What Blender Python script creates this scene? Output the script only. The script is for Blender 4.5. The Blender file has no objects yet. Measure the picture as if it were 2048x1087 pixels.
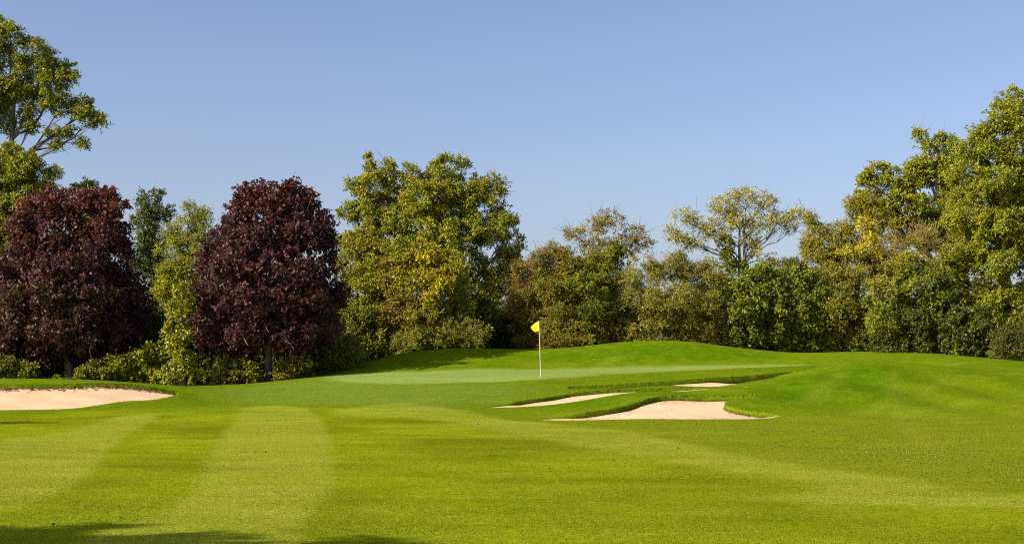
import bpy, math, random
import numpy as np
from math import radians as R

rng = np.random.default_rng(11)
random.seed(5)
sc = bpy.context.scene
col = sc.collection

# ------------------------------------------------------------------ camera
F, HX, HY, CAMZ = 2844.0, 1024.0, 715.0, 1.6      # focal length, centre column, horizon row (pixels of the photograph), eye height
cam_d = bpy.data.cameras.new('camera')
cam = bpy.data.objects.new('camera', cam_d); col.objects.link(cam)
cam.location = (0, 0, CAMZ); cam.rotation_euler = (R(90), 0, 0)
cam_d.sensor_width = 36.0; cam_d.lens = 36.0 * F / 2048.0
cam_d.shift_y = (HY - 543.5) / 2048.0
cam_d.clip_end = 4000
sc.camera = cam

def W(px, py, d):
    return np.array([(px - HX) / F * d, d, CAMZ + (HY - py) / F * d])

# ------------------------------------------------------------------ light
AZ, EL = R(26), R(32)          # the sun stands to the left, a little behind the camera
sx, sy, sz = -math.cos(AZ) * math.cos(EL), -math.sin(AZ) * math.cos(EL), math.sin(EL)
from mathutils import Vector, Matrix
sun_d = bpy.data.lights.new('sun', 'SUN'); sun_d.energy = 5.0; sun_d.angle = R(0.5); sun_d.color = (1.0, 0.91, 0.74)
sun = bpy.data.objects.new('sun', sun_d); col.objects.link(sun)
sun.rotation_euler = Vector((sx, sy, sz)).to_track_quat('Z', 'Y').to_euler()
sun.location = (-40, -15, 40)
world = bpy.data.worlds.new('World'); sc.world = world; world.use_nodes = True
wn = world.node_tree; bgn = wn.nodes['Background']
sky = wn.nodes.new('ShaderNodeTexSky'); sky.sky_type = 'NISHITA'; sky.sun_disc = False
sky.sun_elevation = EL; sky.sun_rotation = math.atan2(sx, sy)
sky.altitude = 0; sky.air_density = 0.85; sky.dust_density = 1.9; sky.ozone_density = 3.0
hsv = wn.nodes.new('ShaderNodeHueSaturation'); hsv.inputs['Saturation'].default_value = 1.0; hsv.inputs['Value'].default_value = 1.0
wn.links.new(sky.outputs[0], hsv.inputs['Color']); 
tint = wn.nodes.new('ShaderNodeMix'); tint.data_type = 'RGBA'; tint.blend_type = 'MULTIPLY'; tint.inputs[0].default_value = 1.0; tint.inputs[7].default_value = (1.14, 1.00, 1.02, 1)
wn.links.new(hsv.outputs[0], tint.inputs[6]); wn.links.new(tint.outputs[2], bgn.inputs['Color'])
bgn.inputs['Strength'].default_value = 0.113
sc.view_settings.view_transform = 'Standard'; sc.view_settings.look = 'None'
sc.view_settings.exposure = 0.55; sc.view_settings.gamma = 1.0
sc.cycles.max_bounces = 6; sc.cycles.filter_width = 1.05; sc.cycles.diffuse_bounces = 1; sc.cycles.glossy_bounces = 2
sc.cycles.transmission_bounces = 3; sc.cycles.use_denoising = False

# ------------------------------------------------------------------ materials
class NT:
    def __init__(s, name):
        s.m = bpy.data.materials.new(name); s.m.use_nodes = True
        s.t = s.m.node_tree; s.b = s.t.nodes['Principled BSDF']; s.out = s.t.nodes['Material Output']
    def n(s, typ, **kw):
        x = s.t.nodes.new(typ)
        for k, v in kw.items():
            if k in x.inputs: x.inputs[k].default_value = v
            else: setattr(x, k, v)
        return x
    def l(s, a, b): s.t.links.new(a, b)
    def noise(s, vec, scale, detail=3.0, rough=0.55, dist=0.0):
        x = s.n('ShaderNodeTexNoise'); x.inputs['Scale'].default_value = scale; x.inputs['Detail'].default_value = detail
        x.inputs['Roughness'].default_value = rough; x.inputs['Distortion'].default_value = dist
        if vec is not None: s.l(vec, x.inputs['Vector'])
        return x.outputs['Fac']
    def rng(s, v, a, b, c=0.0, d=1.0):
        x = s.n('ShaderNodeMapRange'); x.inputs[1].default_value = a; x.inputs[2].default_value = b
        x.inputs[3].default_value = c; x.inputs[4].default_value = d; s.l(v, x.inputs[0]); return x.outputs[0]
    def math(s, op, a, b):
        x = s.n('ShaderNodeMath'); x.operation = op
        for i, v in enumerate((a, b)):
            if isinstance(v, (int, float)): x.inputs[i].default_value = v
            else: s.l(v, x.inputs[i])
        return x.outputs[0]
    def mix(s, f, a, b, blend='MIX'):
        x = s.n('ShaderNodeMix'); x.data_type = 'RGBA'; x.blend_type = blend
        for sock, v in ((x.inputs[0], f), (x.inputs[6], a), (x.inputs[7], b)):
            if isinstance(v, (int, float)): sock.default_value = v
            elif isinstance(v, (tuple, list)): sock.default_value = (*v, 1.0)
            else: s.l(v, sock)
        return x.outputs[2]
    def attr(s, name):
        x = s.n('ShaderNodeAttribute'); x.attribute_name = name; return x

def leaf_material(name, rough=0.5, spec=0.3, trans=0.20):
    k = NT(name); a = k.attr('Col')
    k.l(a.outputs['Color'], k.b.inputs['Base Color'])
    k.b.inputs['Roughness'].default_value = rough; k.b.inputs['Specular IOR Level'].default_value = spec
    tr = k.n('ShaderNodeBsdfTranslucent')
    tc = k.mix(1.0, a.outputs['Color'], (1.25, 1.15, 0.55), 'MULTIPLY')
    k.l(tc, tr.inputs['Color'])
    mx = k.n('ShaderNodeMixShader'); mx.inputs[0].default_value = trans
    k.l(k.b.outputs[0], mx.inputs[1]); k.l(tr.outputs[0], mx.inputs[2]); k.l(mx.outputs[0], k.out.inputs[0])
    return k.m

def bark_material(name, c1, c2, scale=6.0):
    k = NT(name); tc = k.n('ShaderNodeTexCoord'); mp = k.n('ShaderNodeMapping'); mp.inputs['Scale'].default_value = (1, 1, .35)
    k.l(tc.outputs['Object'], mp.inputs['Vector'])
    f = k.noise(mp.outputs[0], scale, 5, .65); f2 = k.noise(tc.outputs['Object'], 1.7, 3, .6)
    c = k.mix(k.rng(f, .35, .65), c1, c2); c = k.mix(k.rng(f2, .55, .7, 0, .6), c, (.17, .18, .07))
    k.l(c, k.b.inputs['Base Color']); k.b.inputs['Roughness'].default_value = .9
    bp = k.n('ShaderNodeBump'); bp.inputs['Strength'].default_value = .6; bp.inputs['Distance'].default_value = .03
    k.l(f, bp.inputs['Height']); k.l(bp.outputs[0], k.b.inputs['Normal'])
    return k.m

M = {}
M['leaf'] = leaf_material('leaf')
M['ivy_leaf'] = leaf_material('glossy_leaf', .45, .35, .18)
M['maple_leaf'] = leaf_material('maple_leaf', .5, .3, .25)
M['blade'] = leaf_material('grass_blade', .6, .2, .3)
M['bark'] = bark_material('grey_bark', (.09, .075, .05), (.22, .19, .14))
M['pale_bark'] = bark_material('pale_bark', (.16, .13, .08), (.34, .29, .19))
M['twig'] = bark_material('lichened_twig', (.22, .155, .055), (.45, .34, .12), 3.0)
M['brown_twig'] = bark_material('brown_twig', (.16, .10, .045), (.34, .22, .10), 3.0)

# ------------------------------------------------------------------ mesh helpers
def mesh_from(name, V, Q, mat, parent=None, colors=None, smooth=False, n=4):
    me = bpy.data.meshes.new(name)
    V = np.asarray(V, np.float32); Q = np.asarray(Q, np.int32).reshape(-1, n)
    me.vertices.add(len(V)); me.vertices.foreach_set('co', V.ravel())
    me.loops.add(Q.size); me.loops.foreach_set('vertex_index', Q.ravel())
    me.polygons.add(len(Q)); me.polygons.foreach_set('loop_start', np.arange(0, Q.size, n, dtype=np.int32))
    me.update(calc_edges=True)
    if smooth: me.polygons.foreach_set('use_smooth', np.ones(len(Q), bool))
    if colors is not None:
        a = me.color_attributes.new('Col', 'FLOAT_COLOR', 'POINT')
        c4 = np.ones((len(V), 4), np.float32); c4[:, :3] = colors
        a.data.foreach_set('color', c4.ravel())
    me.materials.append(mat)
    o = bpy.data.objects.new(name, me); col.objects.link(o)
    if parent: o.parent = parent
    return o

def norm(v): return v / np.maximum(np.linalg.norm(v, axis=-1, keepdims=True), 1e-9)

def tubes(P, r, sides=5):
    """P (n,k,3) polylines, r (n,k) radii -> verts, quads"""
    P = np.asarray(P, float); r = np.asarray(r, float); n, k, _ = P.shape
    T = np.empty_like(P); T[:, 1:-1] = P[:, 2:] - P[:, :-2]; T[:, 0] = P[:, 1] - P[:, 0]; T[:, -1] = P[:, -1] - P[:, -2]
    T = norm(T); ref = np.where(np.abs(T[..., 2:3]) > .9, np.array([1., 0, 0]), np.array([0, 0, 1.]))
    A = norm(np.cross(T, ref)); B = np.cross(T, A)
    an = np.arange(sides) * 2 * np.pi / sides
    V = P[:, :, None] + r[:, :, None, None] * (A[:, :, None] * np.cos(an)[:, None] + B[:, :, None] * np.sin(an)[:, None])
    idx = np.arange(n * k * sides).reshape(n, k, sides)
    a = idx[:, :-1]; b = idx[:, 1:]
    Q = np.stack([a, np.roll(a, -1, 2), np.roll(b, -1, 2), b], -1)
    return V.reshape(-1, 3), Q.reshape(-1, 4)

class TubeBag:
    def __init__(s): s.V = []; s.Q = []; s.o = 0
    def add(s, P, r, sides=5):
        V, Q = tubes(P, r, sides); s.V.append(V); s.Q.append(Q + s.o); s.o += len(V)
    def build(s, name, mat, parent):
        if not s.V: return None
        return mesh_from(name, np.vstack(s.V), np.vstack(s.Q), mat, parent, smooth=True)

def wiggle(a, b, k, amp, sag=0.0):
    """n curved branches from a to b: (n,k,3)"""
    a = np.atleast_2d(a); b = np.atleast_2d(b); n = len(a)
    t = np.linspace(0, 1, k)[None, :, None]
    L = np.linalg.norm(b - a, axis=1)[:, None, None]
    P = a[:, None] * (1 - t) + b[:, None] * t
    off = rng.normal(0, 1, (n, k, 3)); off = (off + np.roll(off, 1, 1)) * .5
    w = np.sin(t * np.pi)
    P = P + off * amp * L * w
    P[..., 2] += (sag * L * w)[..., 0]
    return P

# ------------------------------------------------------------------ terrain (thin-plate surface through measured points)
CP = []
def line(*pts):
    for p in pts: CP.append(W(*p))
def wpts(*pts):
    for p in pts: CP.append(np.array(p, float))
for y_ in (0, 4, 9, 15, 21, 27, 32):
    for x_ in (-26, -13, -6, 0, 6, 13, 26):
        wpts((x_, y_, .03 * math.sin(x_ * .5 + y_ * .3)))
line(*[(p, 853, 33) for p in ()])
line((-600, 840, 36), (-200, 838, 37), (200, 840, 36), (600, 838, 36.5), (800, 836, 37), (1000, 838, 37))
# bunker beyond the fairway on the left: near edge, far lip, bank behind
line((-200, 820, 43), (0, 820, 43), (135, 818, 43), (240, 801, 45.3), (310, 799, 46), (355, 789, 48.3))
line((-200, 770, 47.5), (0, 772, 47.5), (140, 768.5, 48), (220, 768, 48.3), (290, 773, 48.8), (357, 786, 49.3))
line((-500, 752, 52), (-200, 757, 52), (0, 757, 52), (150, 758.5, 52), (250, 764, 52.5), (350, 770, 54), (420, 786, 50))
wpts((-24, 60, .4), (-18, 60, .4), (-14, 60, .38), (-24, 70, .35), (-18, 70, .35))
line((470, 770, 68), (400, 772, 66), (330, 772, 66), (535, 761, 70), (590, 755, 69.5), (470, 779, 58), (540, 777, 57), (580, 771, 58), (600, 765, 61), (640, 753, 66))
wpts((-24, 80, .5), (-16, 80, .5), (-8, 82, .8), (0, 86, 1.2), (8, 86, 1.3), (18, 84, 1.2), (28, 80, .9))
wpts((-40, 100, .6), (-20, 100, .8), (0, 100, 1.0), (20, 100, 1.0), (45, 100, .8))
# mounds behind the putting green
line((650, 747, 69), (700, 732, 71), (760, 716, 72.5), (830, 703, 73.5), (890, 697, 74), (950, 698, 75), (1010, 700, 76), (1080, 701, 76), (1150, 695, 76),
     (1230, 685, 75), (1310, 681, 74), (1390, 684, 74), (1460, 693, 73), (1530, 701, 72), (1600, 706, 71), (1680, 705.5, 69.5), (1740, 703, 68),
     (1790, 707, 67), (1850, 708, 66), (1920, 713, 64), (1980, 720, 62), (2048, 725, 60), (2200, 735, 58), (2500, 745, 56))
for p, y_, d in ((700, 732, 71), (830, 703, 73.5), (950, 698, 75), (1080, 701, 76), (1230, 685, 75), (1310, 681, 74), (1390, 684, 74), (1530, 701, 72), (1680, 705.5, 69.5), (1850, 708, 66), (2048, 725, 60)):
    q = W(p, y_, d); wpts((q[0] * 1.03, q[1] + 4, q[2] - .45))
line((740, 746, 67), (850, 741, 67), (950, 738, 67), (1081, 736, 67.5), (1200, 733.5, 67.5), (1350, 731, 67), (1500, 728.5, 66), (1650, 724, 64.5), (1740, 715.5, 63.5))
# putting green, its front edge and apron
line((690, 766, 56), (800, 767.5, 54), (900, 766.5, 53), (1000, 762, 53), (1081, 754, 54), (1090, 763, 51.5), (1200, 750, 55), (1300, 745, 56), (1400, 740, 57.5), (1500, 735, 59), (1600, 730, 60.5), (1680, 725.5, 62))
line((850, 750, 61), (1000, 747, 61), (1200, 741, 61), (1350, 737.5, 61))
line((600, 790, 50), (700, 790, 48), (800, 792, 46.5), (900, 794, 45.5), (450, 800, 48), (600, 815, 42), (800, 818, 41), (930, 818, 41.5), (1000, 828, 39.5))
# three bunkers before the green
line((1140, 774, 50.5), (1240, 769, 51), (1320, 765, 51.5), (1400, 759, 52.2), (1480, 753, 53), (1540, 747, 54), (1620, 739.5, 55.5))
line((1140, 778, 49.5), (1250, 776, 49), (1330, 771, 48.8), (1450, 772, 48.8), (1500, 765.5, 49.5), (1560, 753.5, 51), (1610, 745, 53))
line((985, 813, 42.6), (1040, 802, 44.2), (1100, 794, 45.2), (1160, 786, 46.2), (1230, 781, 46.6), (1300, 778, 46.9), (1400, 777, 47), (1480, 773, 47.2))
line((990, 817.5, 41.8), (1080, 812.5, 42.4), (1140, 804, 43), (1200, 795.5, 43.5), (1260, 786.5, 44), (1300, 782.5, 44.3), (1380, 782.5, 44.3), (1440, 779.5, 44.8), (1490, 777, 45.2))
line((1095, 837, 38.6), (1170, 828, 39.5), (1240, 817, 40.2), (1285, 802, 41.3), (1320, 794.5, 41.9), (1400, 792.5, 42.1), (1480, 792, 42.1), (1530, 794, 42.2))
line((1095, 840, 38.2), (1200, 840, 38.1), (1400, 840, 38.1), (1500, 837, 38.4), (1560, 832, 38.9))
line((1478, 806, 40.5), (1505, 803.5, 40.8), (1540, 803, 41.2), (1500, 816, 40.0))
line((1150, 843, 36.6), (1350, 845, 36), (1550, 842, 36.5))
# the grassy mound in front of the green on the right
line((1620, 741, 52.5), (1660, 730, 51), (1720, 723, 50), (1790, 725, 49.5), (1900, 733, 50), (2048, 742, 49.5), (2300, 755, 48))
line((1600, 795, 42.3), (1700, 795, 42.3), (1800, 799, 42), (1900, 803, 42), (2048, 805, 41.5), (2300, 810, 41))
line((1560, 770, 45.4), (1630, 762, 45.6), (1700, 757, 45.8), (1790, 760, 45.6), (1900, 768, 46), (2048, 774, 45.6))
line((1620, 820, 40), (1720, 822, 39.7))
line((1640, 833, 38), (1800, 835, 38), (2048, 838, 37.5), (2300, 842, 37))
q = W(1720, 727.5, 56); wpts((q[0], 56, q[2] - .46)); q = W(1800, 727, 56); wpts((q[0], 56, q[2] - .38)); q = W(1650, 727, 57); wpts((q[0], 57, q[2] - .24))
line((1900, 721, 57), (2048, 733, 55.5))
wpts((-60, 40, .6), (-60, 70, .5), (-60, 100, .6), (60, 20, .2), (60, 50, .8), (60, 80, .9), (-60, 10, .1), (0, 130, 1), (-50, 130, .8), (50, 130, .9), (-60, -20, 0), (60, -20, 0), (0, -20, 0))
CP = np.array(CP)
S_ = 25.0
def tps_k(r2): return np.where(r2 > 1e-12, .5 * r2 * np.log(np.maximum(r2, 1e-12)), 0.)
_xy = CP[:, :2] / S_
_D = ((_xy[:, None] - _xy[None]) ** 2).sum(-1)
_n = len(CP); _A = np.zeros((_n + 3, _n + 3)); _A[:_n, :_n] = tps_k(_D) + np.eye(_n) * 2e-5
_A[:_n, _n] = 1; _A[:_n, _n + 1:] = _xy; _A[_n:, :_n] = _A[:_n, _n:].T
_w = np.linalg.solve(_A, np.concatenate([CP[:, 2], np.zeros(3)]))
def base_z(x, y):
    x = np.asarray(x, float); sh = x.shape; p = np.stack([x.ravel(), np.asarray(y, float).ravel()], -1)
    q = np.clip(p, (-70, -25), (70, 135)) / S_
    out = np.empty(len(q))
    for i in range(0, len(q), 20000):
        c = q[i:i + 20000]
        d = ((c[:, None] - _xy[None]) ** 2).sum(-1)
        out[i:i + 20000] = tps_k(d) @ _w[:_n] + _w[_n] + c @ _w[_n + 1:]
    px_, py_ = p[:, 0], p[:, 1]
    out += .012 * np.sin(px_ * 1.3 + .7 * np.sin(py_ * .9)) * np.sin(py_ * 1.1 + .5) + .010 * np.sin(px_ * .55 + py_ * .8)
    wv_ = np.exp(-((px_ - 12) / 7) ** 2 - ((py_ - 44) / 6) ** 2)
    out += wv_ * (.055 * np.sin(px_ * 1.9 + py_ * .6) + .05 * np.sin(px_ * .9 - py_ * 1.25 + 1.0))
    far = np.clip((np.maximum(np.abs(px_) - 55, np.maximum(py_ - 115, -py_ - 5))) / 60, 0, 1)
    far = far * far * (3 - 2 * far)
    return (out * (1 - far) + .6 * far).reshape(sh)

def chaikin(P, it=2, closed=True):
    P = np.asarray(P, float)
    for _ in range(it):
        N = np.roll(P, -1, 0)
        a = .75 * P + .25 * N; b = .25 * P + .75 * N
        if closed: P = np.stack([a, b], 1).reshape(-1, P.shape[1])
        else: P = np.vstack([P[:1], np.stack([a[:-1], b[:-1]], 1).reshape(-1, P.shape[1]), P[-1:]])
    return P

def drop(px, py):
    """photo pixel -> plan point where the sight line first meets the terrain"""
    d = np.concatenate([np.arange(9, 30, .1), np.arange(30, 80, .05)])
    x = (px - HX) / F * d; z = CAMZ + (HY - py) / F * d
    g = base_z(x, d); below = np.where(z < g)[0]
    i = below[0] if len(below) else len(d) - 1
    return np.array([x[i], d[i]])

def sdist(pts, poly):
    """signed distance, positive inside"""
    x, y = pts[:, 0], pts[:, 1]; best = np.full(len(pts), 1e9); inside = np.zeros(len(pts), bool)
    n = len(poly)
    for i in range(n):
        a = poly[i]; b = poly[(i + 1) % n]; e = b - a; L2 = max(e @ e, 1e-12)
        t = np.clip(((x - a[0]) * e[0] + (y - a[1]) * e[1]) / L2, 0, 1)
        d2 = (x - a[0] - t * e[0]) ** 2 + (y - a[1] - t * e[1]) ** 2
        best = np.minimum(best, d2)
        c = (a[1] > y) != (b[1] > y)
        if c.any():
            xi = (b[0] - a[0]) * (y - a[1]) / (b[1] - a[1] + 1e-12) + a[0]
            inside ^= c & (x < xi)
    d = np.sqrt(best); return np.where(inside, d, -d)

def ldist(pts, pl):
    best = np.full(len(pts), 1e9)
    for a, b in zip(pl[:-1], pl[1:]):
        e = b - a; t = np.clip(((pts - a) @ e) / max(e @ e, 1e-12), 0, 1)
        best = np.minimum(best, ((pts - a - t[:, None] * e) ** 2).sum(1))
    return np.sqrt(best)

def plan(pts): return np.array([[(p[0] - HX) / F * p[2], p[2]] for p in pts])

# bunkers: near edge and far edge in plan, lip heights and how far the sand is hollowed
BUNKERS = [
 dict(front=[(-260, 820, 43), (-100, 820, 43), (0, 820, 43), (135, 818, 43), (200, 808, 44.3), (240, 801, 45.3), (310, 799, 46), (350, 792, 47.8)],
      back=[(357, 786, 49.0), (290, 773, 48.6), (220, 768, 48.2), (140, 768, 47.9), (60, 770, 47.6), (0, 772, 47.5), (-120, 771, 47.5), (-260, 772, 47.4)], lip0=.02, lip=.075, hol=.04),
 dict(front=[(1072, 838.5, 38.5), (1200, 839.5, 38.2), (1300, 839.5, 38.2), (1400, 839.5, 38.2), (1500, 837.5, 38.45), (1540, 834.5, 38.7), (1566, 831.5, 39.1)],
      back=[(1520, 826, 39.4), (1462, 818, 39.9), (1446, 811, 40.4), (1470, 804, 41.2), (1525, 797, 42.1), (1480, 794.5, 42.15), (1400, 794.5, 42.15), (1325, 796, 42), (1285, 804, 41.3), (1240, 819, 40.2), (1170, 829, 39.5)], lip0=.012, lip=.105, hol=.03),
 dict(front=[(966, 816.5, 42.2), (1080, 811, 42.7), (1140, 803, 43.3), (1200, 794.5, 43.8), (1260, 786, 44.3), (1300, 782, 44.6), (1380, 782, 44.6), (1440, 779, 45.0), (1490, 776, 45.3)],
      back=[(1492, 774, 46.9), (1400, 777, 46.8), (1300, 778, 46.7), (1230, 782, 46.4), (1160, 787, 46), (1100, 795, 45), (1040, 803, 44)], lip0=.01, lip=.072, hol=.0),
 dict(front=[(1135, 777, 49.9), (1250, 775.5, 49.3), (1330, 770.5, 49.1), (1450, 771.5, 49.1), (1500, 764, 49.9), (1550, 754, 51.3), (1590, 746, 53.6)],
      back=[(1588, 744, 54.4), (1540, 748.5, 53.7), (1480, 754, 52.9), (1400, 760, 52.1), (1320, 766, 51.4), (1240, 770, 50.9), (1140, 775, 50.4)], lip0=.02, lip=.12, hol=.0, steep=(7.2, 8.2, .09)),
]
for b in BUNKERS:
    f = chaikin(plan(b['front']), 2, False); k = chaikin(plan(b['back']), 2, False)
    b['f'], b['k'] = f, k; b['poly'] = np.vstack([f, k])
def sand_depth(b, pts):
    df = ldist(pts, b['f']); dk = ldist(pts, b['k']); sd = sdist(pts, b['poly'])
    t = df / np.maximum(df + dk, 1e-6); t = t * t * (3 - 2 * t)
    lip = b['lip']
    if 'steep' in b:
        s0, s1, ex = b['steep']; u = np.clip((pts[:, 0] - s0) / (s1 - s0), 0, 1); u = u * u * (3 - 2 * u); lip = lip + ex * u; t = np.maximum(t, u * .75 * np.clip(sd / .12, 0, 1))
    return b['lip0'] + (lip - b['lip0']) * t + b['hol'] * np.clip(np.maximum(sd, 0) / 1.0, 0, 1), sd

def grow(a, step, stop, f):
    out = [a]
    while abs(out[-1] - a) < abs(stop - a): out.append(out[-1] + step); step *= f
    return out
xs = np.array(sorted(set(np.round(np.concatenate([np.arange(-20.5, -19.2, .1), np.arange(-19.2, -10.0, .055), np.arange(-10.0, -1.5, .1), np.arange(-1.5, 11.8, .055), np.arange(11.8, 13.01, .1), grow(13.0, .1, 600, 1.09)[1:], grow(-20.5, -.1, -600, 1.09)[1:]]), 4))))
ys = np.array(sorted(set(np.round(np.concatenate([np.arange(6, 36.9, .22), np.arange(37, 56.01, .055), np.arange(56.2, 84, .24), grow(84, .25, 900, 1.09), grow(6, -.25, -300, 1.12)[1:]]), 4))))
GX, GY = np.meshgrid(xs, ys); gp = np.stack([GX.ravel(), GY.ravel()], -1)
GZ = base_z(gp[:, 0], gp[:, 1])
sandmask = np.full(len(gp), -3.0)
for b in BUNKERS:
    lo = b['poly'].min(0) - 3; hi = b['poly'].max(0) + 3
    s = np.where((gp > lo).all(1) & (gp < hi).all(1))[0]
    dep, sd = sand_depth(b, gp[s])
    sandmask[s] = np.maximum(sandmask[s], sd)
    t = np.clip(sd / .11, 0, 1)
    GZ[s] = np.where(sd > 0, GZ[s] - (dep + .12) * t, GZ[s])
    # a slightly raised, rounded turf lip along the far edge
    dk = ldist(gp[s], b['k']); out_ = np.where(sd < 0.02, np.exp(-(dk / .45) ** 2), 0)
    GZ[s] += .05 * out_
NX, NY = len(xs), len(ys)
ii = np.arange(NX * NY).reshape(NY, NX)
GQ = np.stack([ii[:-1, :-1], ii[:-1, 1:], ii[1:, 1:], ii[1:, :-1]], -1).reshape(-1, 4)

ZONES = {
 'apron': [[(440, 775), (560, 768), (650, 752), (700, 768), (1000, 769), (1090, 776), (1000, 806), (800, 812), (600, 808), (420, 800)]],
 'track': [[(1780, 745), (1800, 745), (1797, 790), (1832, 850), (1872, 900), (1852, 902), (1808, 852), (1776, 792)], [(1885, 756), (1905, 758), (1850, 800), (1760, 824), (1690, 832), (1690, 826), (1760, 815), (1845, 790)], [(1220, 712), (1240, 712), (1225, 728), (1195, 728)], [(1900, 800), (2100, 792), (2100, 800), (1900, 810), (1700, 850), (1690, 845)], [(1680, 745), (1695, 745), (1660, 775), (1600, 810), (1590, 806), (1640, 772)]],
 'lush': [[(1490, 800), (1560, 758), (1640, 737), (1760, 734), (1830, 760), (1810, 800), (1700, 826), (1560, 838)], [(1000, 712), (1150, 702), (1300, 688), (1420, 692), (1560, 708), (1600, 716), (1400, 722), (1200, 722), (1060, 724)], [(980, 812), (1100, 800), (1200, 790), (1290, 785), (1440, 786), (1480, 790), (1300, 792), (1240, 812), (1150, 824)]],
 'green': [[(640, 752), (700, 748.5), (850, 742.5), (1000, 737), (1200, 733.5), (1400, 730), (1560, 727), (1690, 724.5), (1640, 728), (1500, 734.5), (1350, 741.5), (1230, 747), (1130, 755), (1060, 760), (950, 763.5), (850, 767), (760, 767.5), (690, 765)]],
 'fair': [[(-300, 823), (150, 823), (300, 816), (480, 812), (620, 814), (760, 818), (850, 836), (960, 858), (1080, 880), (1200, 900), (1300, 922), (1450, 942), (1560, 958), (1640, 972), (1648, 986), (1560, 996), (1480, 1003), (1600, 1010), (1760, 1016), (2100, 1018), (2300, 1022), (2500, 1250), (1000, 1300), (-600, 1250)]],
 'light': [[(-200, 876), (0, 876), (90, 872), (180, 850), (230, 832), (330, 824), (300, 845), (245, 872), (215, 905), (195, 935), (160, 962), (105, 990), (40, 1022), (-200, 1050)],
           [(490, 812), (560, 811), (622, 815), (645, 838), (657, 870), (666, 915), (668, 955), (655, 990), (622, 1020), (600, 1050), (590, 1110), (130, 1110), (180, 1070), (270, 1045), (360, 1010), (405, 960), (425, 905), (455, 855)],
           [(620, 826), (760, 806), (840, 806), (960, 826), (1100, 846), (1270, 862), (1420, 898), (1560, 925), (1720, 945), (1850, 965), (1960, 990), (2200, 985), (2200, 1012), (2000, 1015), (1760, 1012), (1640, 1008), (1500, 1000), (1640, 985), (1640, 972), (1560, 956), (1450, 940), (1300, 920), (1200, 898), (1080, 878), (960, 856), (850, 834)]],
}
attrs = {}
for zn, polys in ZONES.items():
    v = np.full(len(gp), -4.0)
    near = np.where((np.abs(gp[:, 0]) < 45) & (gp[:, 1] > 2) & (gp[:, 1] < 90))[0]
    for p in polys:
        pl = chaikin([drop(*q) for q in p], 2)
        s = sdist(gp[near], pl)
        if zn == 'light' and p is polys[2]: s = s * .4
        v[near] = np.maximum(v[near], s)
    attrs[zn] = np.clip(v, -4, 4)

k = NT('turf')
geo = k.n('ShaderNodeNewGeometry'); pos = geo.outputs['Position']
def zone(name, soft, wob=.25, ws=1.4):
    nz = k.rng(k.noise(pos, ws, 4, .6), 0, 1, -wob, wob)
    v = k.math('ADD', k.attr(name).outputs['Fac'], nz)
    return k.rng(v, -soft, soft)
n_big = k.noise(pos, .35, 4, .55, .4); n_mid = k.noise(pos, 1.9, 5, .65, .3); n_fine = k.noise(pos, 14, 4, .7); n_grain = k.noise(pos, 70, 2, .7)
streak_m = k.n('ShaderNodeMapping'); streak_m.inputs['Scale'].default_value = (.55, 1.3, 1.0); streak_m.inputs['Rotation'].default_value = (0, 0, R(4)); k.l(pos, streak_m.inputs['Vector'])
n_str = k.noise(streak_m.outputs[0], .8, 7, .68, .7)
rough_c = k.mix(k.rng(n_big, .36, .64), (.076, .148, .002), (.125, .180, .003))
rough_c = k.mix(k.rng(n_mid, .42, .66), rough_c, (.155, .195, .007))
rough_c = k.mix(k.rng(n_str, .58, .72, 0, .7), rough_c, (.055, .115, .003))
fair_c = k.mix(k.rng(n_str, .32, .68), (.145, .192, .003), (.232, .282, .008))
light_c = k.mix(k.rng(n_str, .32, .68), (.205, .242, .012), (.275, .302, .030))
green_c = k.mix(k.rng(n_str, .3, .7), (.172, .250, .040), (.235, .300, .070))
fair_a = zone('fair', .15, .2)
fair_m = fair_a
rough_c = k.mix(k.math('MULTIPLY', zone('lush', .8, .8, .5), .75), rough_c, k.mix(k.rng(n_mid, .35, .65), (.048, .118, .001), (.090, .170, .002)))
sep = k.n('ShaderNodeSeparateXYZ'); k.l(pos, sep.inputs[0])
semi_m = k.rng(k.math('ADD', sep.outputs[1], k.rng(n_big, 0, 1, -4, 4)), 42.5, 36.0)
rough_c = k.mix(semi_m, rough_c, k.mix(k.rng(n_str, .35, .65), (.130, .175, .003), (.190, .225, .010)))
fair_v = k.rng(k.noise(pos, .22, 5, .6, .6), .34, .66, .68, 1.16)
fx = k.n('ShaderNodeMix'); fx.data_type = 'RGBA'; fx.blend_type = 'MULTIPLY'; fx.inputs[0].default_value = 1.0; k.l(fair_c, fx.inputs[6]); k.l(fair_v, fx.inputs[7]); fair_c = fx.outputs[2]
c = k.mix(fair_m, rough_c, fair_c)
patch = k.math('MULTIPLY', k.rng(n_big, .3, .6, .75, 1.0), k.rng(n_str, .35, .6, .65, 1.0))
c = k.mix(k.math('MULTIPLY', zone('light', .13, .18), patch), c, light_c)
c = k.mix(k.math('MULTIPLY', zone('apron', 1.2, 1.0, .6), .6), c, k.mix(k.rng(n_str, .3, .7), (.120, .190, .020), (.180, .240, .035)))
c = k.mix(k.math('MULTIPLY', zone('track', .35, .3), .45), c, (.215, .245, .020))
c = k.mix(zone('green', .45, .5), c, green_c)
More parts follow.
